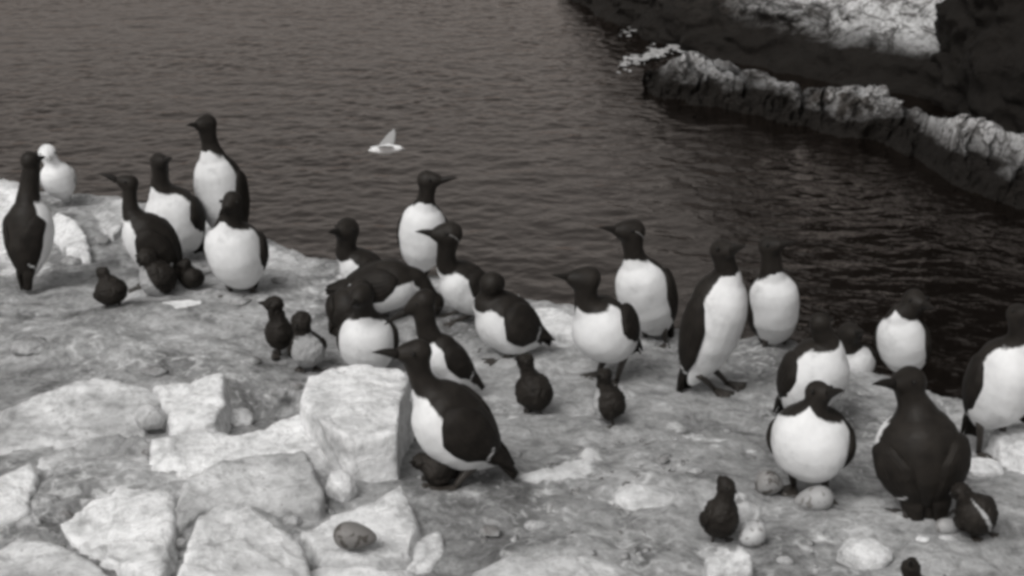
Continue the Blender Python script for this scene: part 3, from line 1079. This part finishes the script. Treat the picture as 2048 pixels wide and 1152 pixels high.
def bird(name, label, base, f, V, Sh, H, B, w, kind='adult', head=None, off=(0, 0, 0), bill_z=-1, wings=(1, 1), group=None, cat='bird',
         legs=True, white=1.0, wing_open=0.0, wing_low=0.0, tail=True, peak=0.0, tl=0.34, foot=None, bridled=False, yoff=0.0, fat=1.0, cut=100, neck_up=0.5):
    """One bird. base, V (vent), Sh (shoulder), H (head), B (bill tip): photo pixels; w: half width of the body in pixels; f: facing, degrees
    (0 towards the camera, 90 to the right, 180 away, -90 to the left); off: metres of depth added at shoulder, head, bill."""
    G = ground_hit(*base)
    y0 = G[1] + yoff
    if kind == 'adult':
        Sh = (V[0] + (Sh[0] - V[0]) * 1.05, V[1] + (Sh[1] - V[1]) * 1.05)
    k = np.linalg.norm(FW) * y0 / ray(*base)[1] / FPX
    R = w * k
    fr = math.radians(f)
    F = np.array([math.sin(fr), -math.cos(fr), 0.0])
    V3 = at_y(*V, y0)
    lean = -math.cos(fr) * 0.22
    L0 = math.hypot(V[0] - Sh[0], V[1] - Sh[1]) * k
    sy = y0 + lean * L0 + off[0]
    S3 = at_y(*Sh, sy)
    H3 = at_y(*H, sy + lean * 0.3 * L0 + off[1])
    hr = (head * k * 0.88) if head else (0.40 * R if kind == 'adult' else 0.5 * R)
    dpx = math.hypot(B[0] - H[0], B[1] - H[1]) * k
    BL = hr * (3.1 if kind == 'adult' else 1.75)
    by = sy + lean * 0.3 * L0 + off[1] + off[2]
    if off[2] == 0 and dpx < BL:
        by += bill_z * math.sqrt(BL * BL - dpx * dpx) * 0.9
    B3 = at_y(*B, by)
    L = np.linalg.norm(S3 - V3)
    a = unit(S3 - V3)
    p = math.asin(max(-1, min(1, a[2])))
    vent = F * math.sin(p) - np.array([0, 0, 1.0]) * math.cos(p) * (1 if p > 0 else 1)
    vent = unit(vent - a * np.dot(vent, a))
    lat = np.cross(a, vent)
    pf = prof if kind in ('adult', 'gull') else prof_chick
    root = empty(name, G)
    tag(root, label, cat, group)

    # --- spine samples
    bt = np.linspace(0, 1, 30)
    cen = V3 + (S3 - V3) * bt[:, None] + vent * (R * 0.10 * np.sin(math.pi * bt))[:, None]
    rad = R * pf(bt)
    up = np.array([0, 0, 1.0])
    nl = np.linalg.norm(H3 - S3)
    hd = unit(unit(H3 - S3) * (1 - neck_up) + up * neck_up)
    ntt = np.linspace(0, 1, 26)[1:]
    nc = bez(S3, S3 + a * nl * 0.38, H3 - hd * nl * 0.38, H3, ntt)
    nr = np.interp(ntt, [0, .25, .55, 1], [R * pf(1.0), max(R * .43, hr * 1.0), hr * 0.92, hr * 0.97])
    fwd = unit(B3 - H3)
    hl = np.linspace(0, 1, 12)[1:]
    tipf = 0.46 if kind != 'chick' else 0.55
    hc = H3 + (B3 - H3) * (hl * tipf)[:, None] - up * (hl ** 2 * hr * 0.10)[:, None]
    hrad = hr * np.interp(hl, [0, .35, .7, 1], [1.0, .84, .58, .36])
    bm = bmesh.new()
    for c, r in zip(cen, rad):
        rr = r
        ellipsoid(bm, c, lat * rr, vent * rr * 0.97 * fat, a * max(rr * 0.62, 0.008))
    for i, (c, r) in enumerate(zip(nc, nr)):
        bmesh.ops.create_icosphere(bm, subdivisions=2, radius=r, matrix=Matrix.Translation(Vector(c)))
    for c, r in zip(hc, hrad):
        bmesh.ops.create_icosphere(bm, subdivisions=2, radius=r, matrix=Matrix.Translation(Vector(c)))
    bmesh.ops.create_icosphere(bm, subdivisions=3, radius=hr * 1.0, matrix=Matrix.Translation(Vector(H3 - fwd * hr * 0.18 + up * hr * 0.08)))
    tm = bpy.data.meshes.new('t')
    bm.to_mesh(tm); bm.free()
    vox = max(0.0034, R * 0.062)
    me = remeshed('body', tm, vox, 7, 0.5)
    c = coords(me)
    c = c + normals(me) * (R * 0.15 * fbm(c * (0.55 / R) + rng.random() * 90, 2))[:, None]
    set_coords(me, c)
    # --- where the dark plumage starts
    samp = np.concatenate([cen, nc, hc])
    srad = np.concatenate([rad, nr, hrad])
    tau = np.concatenate([bt, 1 + ntt, 2 + hl])
    dist = np.linalg.norm(c[:, None] - samp[None], axis=2) - srad[None]
    j = dist.argmin(1)
    body = j < len(bt)
    tt = tau[j]
    tb = ((c - V3) @ a) / L
    tt = np.where(tb < 1.0, np.minimum(np.maximum(tb, 0), tt), tt)
    rel = c - samp[j]
    vv, ll = rel @ vent, rel @ lat
    phi = np.degrees(np.arctan2(np.abs(ll), vv))
    wl, wr_ = 0, 0
    ln = np.abs((c - V3) @ lat) / R
    vb = np.clip(((c - V3) @ vent) / R, 0, 1)
    tcut = 1.10 + peak + 0.20 * np.exp(-(ln / 0.20) ** 1.1) - 0.07 * np.clip(ln, 0, 1.2) + 0.42 * R / L * vb
    d1 = np.where(tt > 1.5, 1.0, tb - tcut)
    d2 = (phi - cut) / 150.0
    dark = np.maximum(d1, np.where(tt < 1.35, d2, 1))
    if kind == 'chick':
        dark = np.full(len(c), 1.0) if white <= 0 else np.maximum(tt - (0.80 + 0.1 * np.clip(1 - phi / 40, 0, 1)), (phi - 60 * white) / 150)
    if kind == 'gull':
        dark = np.maximum((phi - 115) / 150, tt - 1.3 if False else -1) - np.where(tt > 1.0, 1, 0)
    if kind == 'chick':
        n = normals(me)
        c = c + n * (0.0035 * fbm(c * 190, 2) + 0.003 * fbm(c * 70, 2))[:, None]
        set_coords(me, c)
    attr(me, 'dark', np.clip(dark, -1, 1))
    bm_ = {'adult': 'plumage', 'chick': 'down', 'gull': 'gullwhite'}[kind]
    link('body', me, M[bm_], root)

    # --- bill, eyes
    b0 = hc[-1] - fwd * hr * 0.10
    bt_ = np.linspace(0, 1, 9)
    drp = up * hr * 0.10
    bpts = b0 + (B3 - b0) * bt_[:, None] - drp * (bt_ ** 2)[:, None] + drp * (np.sin(math.pi * bt_) * .6)[:, None]
    br = hrad[-1] * np.interp(bt_, [0, .3, .7, 1], [1.0, .82, .45, .06])
    tube('bill', bpts, br, M['gullbill'] if kind == 'gull' else M['bill'], root)
    side = unit(np.cross(fwd, up))
    hup = np.cross(side, fwd)
    eyes = []
    for s in (-1, 1):
        e = H3 + fwd * hr * 0.42 + side * s * hr * 0.80 + hup * hr * 0.26
        eb = bmesh.new()
        bmesh.ops.create_icosphere(eb, subdivisions=2, radius=hr * 0.16, matrix=Matrix.Translation(Vector(e)))
        em = bpy.data.meshes.new('eye'); eb.to_mesh(em); eb.free()
        link('eye', em, M['eye'], root)
        if bridled:
            ang = np.linspace(0, 2 * math.pi, 15)
            rp = [e + side * s * hr * 0.10 + (fwd * math.cos(t) + hup * math.sin(t)) * hr * 0.21 for t in ang]
            st = [e + side * s * hr * 0.10 - fwd * hr * 0.25 + (-fwd * q * hr * 1.0 - hup * q * q * hr * 0.55 + side * s * hr * 0.12 * math.sin(math.pi * q)) for q in np.linspace(0, 1, 8)]
            tube('bridle', st, [hr * 0.035] * len(st), M['bridle'], root, 6)

    # --- wings folded along the flanks
    if kind != 'gull' or True:
        for s, on in ((-1, wings[0]), (1, wings[1])):
            if not on:
                continue
            nu, nv = 34, 12
            us, vs = np.linspace(0, 1, nu), np.linspace(0, 1, nv)
            P = np.zeros((nu, nv, 3)); Q = np.zeros((nu, nv, 3)); bar = np.zeros((nu, nv))
            t0, t1 = (0.90, -0.20) if kind != 'chick' else (0.72, 0.12)
            for i, u in enumerate(us):
                t = t0 + (t1 - t0) * u
                lo = np.interp(u, [0, .08, .25, .55, .8, 1], [112, 92, 78 - wing_low, 80 - wing_low, 110, 140])
                hi = np.interp(u, [0, .08, .3, .7, 1], [118, 140, 164, 172, 160])
                if kind == 'chick':
                    lo, hi = np.interp(u, [0, .3, .7, 1], [100, 80, 84, 110]), np.interp(u, [0, .3, .7, 1], [105, 135, 140, 118])
                tc_ = min(max(t, 0), 1)
                ctr = V3 + (S3 - V3) * t + vent * (R * 0.10 * math.sin(math.pi * tc_))
                rr = R * max(float(pf(t)), 0.46 if u < .75 else np.interp(u, [.75, 1], [.46, .34]))
                for jx, v in enumerate(vs):
                    ph = math.radians(lo + (hi - lo) * v)
                    d = lat * (s * math.sin(ph)) + vent * (math.cos(ph) * 0.97 * fat)
                    edge = min(1, (math.sin(math.pi * v)) * 1.9)
                    th = R * 0.10 * (edge ** .6) * np.interp(u, [0, .1, .8, 1], [0.2, 1, .8, .15])
                    op = wing_open * R * (1 - v) * np.interp(u, [0, .3, 1], [0, .6, 1.0])
                    P[i, jx] = ctr + d * (rr * 1.02 + th + op) 
                    Q[i, jx] = ctr + d * (rr * (0.93 if u < .75 else 0.88) + op)
                    bar[i, jx] = max(0, 1 - abs(u - (0.70 - 0.10 * v)) / 0.034) * (1 if v < 0.55 else 0)
            mt = M['wing'] if kind == 'adult' else (M['tail'] if kind == 'chick' else M['gullgrey'])
            wo_, half = closed_sheet('wing', P, Q, mt, root)
            if kind == 'adult':
                attr(wo_.data, 'bar', np.concatenate([bar.ravel(), 0 * bar.ravel()]))
                ac = np.broadcast_to(vs[None], (nu, nv)).ravel()
                attr(wo_.data, 'across', np.concatenate([ac, ac]))
    # --- tail wedge
    if tail and kind != 'chick':
        P = np.zeros((8, 7, 3)); Q = np.zeros((8, 7, 3))
        for i, u in enumerate(np.linspace(0, 1, 8)):
            ctr = V3 + a * (L * (0.14 - tl * u)) - vent * R * (0.30 - 0.05 * u)
            for jx, v in enumerate(np.linspace(-1, 1, 7)):
                wd = R * (0.42 - 0.20 * u)
                q = ctr + lat * v * wd + vent * R * 0.12 * v * v
                P[i, jx] = q - vent * R * 0.07 * (1 - v * v) * (1 - .7 * u)
                Q[i, jx] = q + vent * R * 0.05
        closed_sheet('tail', P, Q, M['tail'] if kind != 'gull' else M['white'], root)
    # --- legs with webbed feet
    if legs:
        fb = np.array(foot and ground_hit(*foot) if foot else G, float)
        hlat = unit(np.array([lat[0], lat[1], 0.0]))
        for s in (-1, 1):
            hip = V3 + a * L * 0.16 + vent * R * 0.30 + lat * s * R * 0.42
            gx = fb + hlat * s * R * 0.42
            gx[2] = float(ledge_h(gx[0], gx[1])[0]) + 0.006
            pts, rs = [], []
            kn = (hip + gx) / 2 + F * R * 0.1
            for t in np.linspace(0, 1, 6):
                pts.append((1 - t) ** 2 * hip + 2 * t * (1 - t) * kn + t * t * gx)
            rs = list(R * np.linspace(0.13, 0.075, 6))
            # toes + web in the same mesh
            lg = tube('leg', pts, rs, M['leg'], root, 8)
            FL = R * (0.75 if kind == 'adult' else .6)
            P = np.zeros((6, 9, 3)); Q = np.zeros((6, 9, 3))
            for i, u in enumerate(np.linspace(0.02, 1, 6)):
                for jx, v in enumerate(np.linspace(-1, 1, 9)):
                    toe = abs(math.cos(v * math.pi))
                    d = unit(F + hlat * v * 0.55 + hlat * s * 0.15)
                    q = gx + d * FL * u * (0.84 + 0.16 * toe) - F * FL * 0.1
                    z = float(ledge_h(q[0], q[1])[0])
                    P[i, jx] = (q[0], q[1], z + 0.006 + R * 0.05 * toe * (1.1 - u))
                    Q[i, jx] = (q[0], q[1], z - 0.004)
            closed_sheet('foot', P, Q, M['leg'], lg)
            for ch in lg.children:
                ch.matrix_parent_inverse = Matrix.Translation(-root.location) if False else ch.matrix_parent_inverse
    return root


# feet hang under the leg: the leg sits at the bird's origin, so its children share the world frame
def A(*args, **kw):
    kw.setdefault('group', 'guillemots standing on the ledge')
    return bird('guillemot', *args, **kw)


def C_(*args, **kw):
    kw.setdefault('group', 'guillemot chicks on the ledge')
    kw.setdefault('cat', 'chick')
    kw['kind'] = 'chick'
    return bird('guillemot_chick', *args, **kw)


# left group
A('guillemot with its dark back turned at the left edge, white wing bar low down', (58, 585), 155, (58, 552), (56, 420), (62, 322), (92, 312), 47, head=22, neck_up=.6, off=(0, 0, .04), legs=False, wing_low=-26, cut=112)
A('long-necked guillemot in profile pointing its bill up to the left, beside the white-breasted juvenile', (300, 575), -100, (352, 548), (278, 448), (258, 368), (198, 345), 50, head=22, off=(0, 0, -.01))
A('guillemot at the rim with head turned right, behind the long-necked one', (375, 515), -25, (385, 492), (332, 402), (320, 325), (345, 314), 56, head=21, wings=(1, 1), legs=False)
A('tallest guillemot in the left group, upright with its bill to the left', (470, 500), -35, (468, 478), (432, 330), (412, 250), (372, 249), 50, head=21, legs=False)
A('stout guillemot showing a full white breast and bowing its bill to the left', (485, 588), -15, (490, 565), (463, 470), (463, 405), (437, 430), 60, head=25, cut=105)
# centre group
A('guillemot with head bent to the left, mostly hidden behind the bird with the arched back', (740, 590), -75, (770, 570), (705, 520), (694, 462), (655, 463), 42, head=27, legs=False, yoff=.08)
A('guillemot bending forward to the right with an arched dark back and one white fleck', (745, 640), 92, (682, 585), (810, 560), (868, 610), (852, 655), 52, head=24, off=(0, 0, 0), neck_up=0.0, wing_low=8)
A('upright guillemot at the rim with its bill pointing right', (845, 560), -5, (840, 540), (850, 428), (858, 362), (915, 355), 47, head=22, legs=False)
A('bridled guillemot with a white eye line, bill to the left, in the centre group', (905, 640), -60, (985, 612), (908, 548), (897, 470), (830, 461), 48, head=27, bridled=True, off=(-.02, -.02, -.02))
A('crouching dark guillemot with its head turned away and a broad dark back', (1000, 715), -70, (1075, 682), (985, 622), (985, 570), (1003, 556), 62, head=26, off=(0, 0, .04), wing_low=6, wing_open=.16)
A('dark hunched guillemot with its back turned, left of the round white breast', (690, 668), 165, (676, 658), (705, 600), (724, 585), (745, 600), 44, head=27, legs=False, off=(0, 0, .04), neck_up=.2)
A('guillemot showing a round white breast just behind the tall pale block', (735, 745), 0, (738, 735), (734, 650), (722, 592), (700, 612), 56, head=26, legs=False, off=(-.02, -.01, 0))
A('guillemot stooping with bill down to the left, partly hidden behind the large one in profile', (905, 800), -75, (945, 765), (872, 690), (846, 602), (768, 648), 40, head=26, off=(0, 0, 0))
# the big one in front
A('largest guillemot in full profile facing left in front of the pale block', (925, 962), -90, (988, 922), (870, 803), (830, 708), (744, 702), 75, head=34, off=(0, 0, 0), foot=(912, 966), tl=.42, wing_low=5)
# right of centre
A('stocky guillemot with pale belly and legs apart, bill to the left, above the two chicks', (1225, 762), -35, (1255, 700), (1190, 630), (1172, 560), (1103, 548), 66, head=27, cut=112, foot=(1215, 758))
A('bridled upright guillemot with a white eye line, right of the stocky one', (1312, 684), -30, (1322, 664), (1278, 540), (1264, 464), (1196, 453), 56, head=27, bridled=True)
A('guillemot leaning right with its dark back to the left and tail on the ground', (1410, 782), 52, (1384, 764), (1448, 575), (1447, 503), (1492, 490), 60, head=29, foot=(1440, 776), off=(0, 0, 0))
A('guillemot facing the camera with head turned right, beside the one leaning right', (1545, 700), 15, (1545, 686), (1545, 568), (1541, 494), (1590, 482), 50, head=25, legs=True)
# right group
A('crouching guillemot with its head turned away and dark left wing', (1600, 850), 28, (1580, 815), (1650, 715), (1642, 645), (1655, 626), 66, head=26, off=(0, 0, .05), legs=False, bill_z=1)
A('dark guillemot half hidden behind the crouching one, head low', (1720, 765), 50, (1735, 740), (1705, 712), (1700, 668), (1730, 662), 36, head=26, legs=False, yoff=.1)
A('guillemot on the rim with a white breast turning its head back to the right', (1795, 775), -25, (1815, 745), (1800, 650), (1832, 602), (1868, 615), 50, head=27, legs=False)
A('last guillemot at the right edge, standing on thin dark legs', (1965, 905), 20, (1958, 850), (2030, 712), (2040, 630), (2080, 610), 68, head=28, foot=(1978, 905))
A('brooding guillemot with bill to the right sitting over the speckled egg and pale egg', (1620, 985), -24, (1622, 945), (1622, 845), (1638, 788), (1690, 779), 77, head=32, legs=True, peak=-.02, wing_open=.10)
A('large dark guillemot with its back turned at right, bill to the left', (1845, 1035), 175, (1850, 1008), (1834, 856), (1815, 764), (1744, 766), 86, head=35, wing_low=-24, cut=103, foot=(1850, 1044), wing_open=.15)

# chicks
C_('black downy chick at the left, alone on the ground', (225, 620), 165, (226, 600), (215, 565), (205, 545), (192, 538), 33, head=14, white=0, off=(0, 0, .02))
C_('juvenile with white breast and dark wing sheltering below the long-necked guillemot', (320, 592), -60, (335, 575), (300, 535), (291, 518), (272, 520), 38, head=22, white=1.1)
C_('dark juvenile standing upright beside the white-fronted one, bill to the left', (560, 712), -85, (566, 690), (555, 640), (547, 610), (515, 604), 30, head=20, white=0)
C_('juvenile with ragged white front below the hunched dark guillemot', (615, 738), 15, (620, 718), (608, 672), (602, 645), (590, 655), 36, head=22, white=1.2)
C_('dark chick crouching beneath the large guillemot in profile', (862, 968), -80, (900, 945), (855, 925), (840, 925), (818, 924), 36, head=20, white=0)
C_('brown chick right of the large profile guillemot, head turned left', (1075, 828), -60, (1082, 806), (1060, 755), (1050, 722), (1028, 716), 38, head=20, white=0)
C_('chick under the stocky guillemot with a pale front', (1222, 850), -70, (1230, 828), (1212, 780), (1207, 752), (1192, 752), 34, head=18, white=0.5)
C_('small dark chick beside the mottled egg, head turned right', (1435, 1085), 35, (1428, 1060), (1448, 1005), (1453, 972), (1475, 985), 38, head=20, white=0, foot=(1435, 1085))
C_('chick pressed against the right side of the dark guillemot with turned back', (1958, 1074), 40, (1962, 1050), (1938, 1002), (1922, 985), (1900, 988), 42, head=22, white=0.1)
C_('dark chick showing only its head at the bottom edge', (1830, 1215), 180, (1830, 1200), (1824, 1160), (1822, 1136), (1822, 1120), 34, head=22, white=0, legs=False)
C_('dark chick huddled behind the tail of the long-necked guillemot', (385, 578), -60, (395, 565), (375, 545), (368, 530), (352, 530), 24, head=15, white=0, legs=False)

# perched gull
bird('gull', 'white gull perched on the rim at the left with its face to the camera', (122, 412), 8, (128, 395), (108, 335), (96, 308), (100, 322), 33, kind='gull', head=19, legs=False, cat='bird', off=(0, 0, -.045))


# flying gull
def flying_gull():
    D = 17.0
    P = lambda px, py, dd=0.0: CAM + ray(px, py) * (D + dd)
    root = empty('flying_gull', P(775, 297))
    tag(root, 'pale gull flying low over the dark water with one wing raised', 'bird')
    bm = bmesh.new()
    a, b = P(738, 301, 0.05), P(804, 298, -0.05)
    for t in np.linspace(0, 1, 26):
        r = np.interp(t, [0, .12, .35, .6, .8, .88, .95, 1], [.012, .03, .058, .066, .045, .038, .028, .006])
        bmesh.ops.create_icosphere(bm, subdivisions=2, radius=r, matrix=Matrix.Translation(Vector(a + (b - a) * t + np.array([0, 0, .01 * t]))))
    tm = bpy.data.meshes.new('t'); bm.to_mesh(tm); bm.free()
    me = remeshed('body', tm, 0.008, 5)
    attr(me, 'dark', np.full(len(me.vertices), -1.0))
    link('body', me, M['gullwhite'], root)
    for pts, mt in (([(770, 294, 0), (778, 280, .12), (788, 258, .25)], 'gullgrey'), ([(775, 296, -.02), (764, 288, -.2), (742, 296, -.42)], 'white')):
        c = np.array([P(*q) for q in pts])
        n = 12
        Pg = np.zeros((n, 7, 3)); Q = np.zeros((n, 7, 3))
        chord = unit(b - a)
        for i, u in enumerate(np.linspace(0, 1, n)):
            q = (1 - u) ** 2 * c[0] + 2 * u * (1 - u) * c[1] + u * u * c[2]
            wd = np.interp(u, [0, .4, .8, 1], [.105, .085, .05, .006])
            for jx, v in enumerate(np.linspace(-1, 1, 7)):
                pt = q + chord * v * wd
                Pg[i, jx] = pt + np.array([0, -.3, 1]) * .008 * (1 - v * v)
                Q[i, jx] = pt - np.array([0, -.3, 1]) * .004
        closed_sheet('wing', Pg, Q, M[mt], root)
    bp = [b + chord * 0.0, b + chord * .02 - np.array([0, 0, .002]), b + chord * .04 - np.array([0, 0, .006])]
    tube('bill', bp, [.012, .008, .002], M['gullbill'], root)


flying_gull()


# ------------------------------------------------------------------ eggs
def egg(px, py, wpx_, hpx, label, mat, rot=0.0, z0=0.0, flip=1):
    gp = on_plane(px, py + hpx * 0.36, z0) if z0 else ground_hit(px, py + hpx * 0.36)
    k = gp[1] / ray(px, py)[1] / FPX
    a_, r_ = wpx_ * k / 2, hpx * k / 2
    V, F = [], []
    n, sg = 24, 28
    for i in range(n + 1):
        th = math.pi * i / n
        x = -math.cos(th)
        r = math.sin(th) * (1 - 0.27 * x * flip)
        for j in range(sg):
            ps = 2 * math.pi * j / sg
            V.append((x * a_, r * r_ * math.cos(ps), r * r_ * math.sin(ps)))
    for i in range(n):
        for j in range(sg):
            F.append((i * sg + j, i * sg + (j + 1) % sg, (i + 1) * sg + (j + 1) % sg, (i + 1) * sg + j))
    o = link('egg', mesh('egg', V, F), mat)
    o.rotation_euler = (0, rot, random.uniform(-.2, .2))
    o.location = Vector(gp) + Vector((0, 0, r_ * 0.9))
    tag(o, label, 'egg', 'guillemot eggs lying on the ledge')


E1 = egg_mat('speckled_egg', 0.24, 0.06, 0.45)
E2 = egg_mat('pale_egg', 0.33, 0.17, 0.35)
E3 = egg_mat('brown_egg', 0.17, 0.06, 0.4)
E4 = egg_mat('mottled_white_egg', 0.50, 0.18, 0.4)
egg(1538, 968, 58, 50, 'round dark-speckled egg left of the brooding guillemot', E1, 0.25)
egg(1626, 1000, 78, 50, 'large plain pale egg right in front of the brooding guillemot', E2, -0.28, flip=-1)
egg(1506, 1072, 50, 58, 'whitish mottled egg right of the small dark chick', E4, 0.9)
egg(1895, 1054, 56, 34, 'pale egg showing beneath the dark guillemot with its back turned', E2, 0.0)
egg(711, 1074, 88, 54, 'brown egg lying on the tilted pale slab', E3, 0.08, z0=0.052)
egg(413, 542, 28, 18, 'tiny looking white egg between the left group guillemots', E4, 0.1)
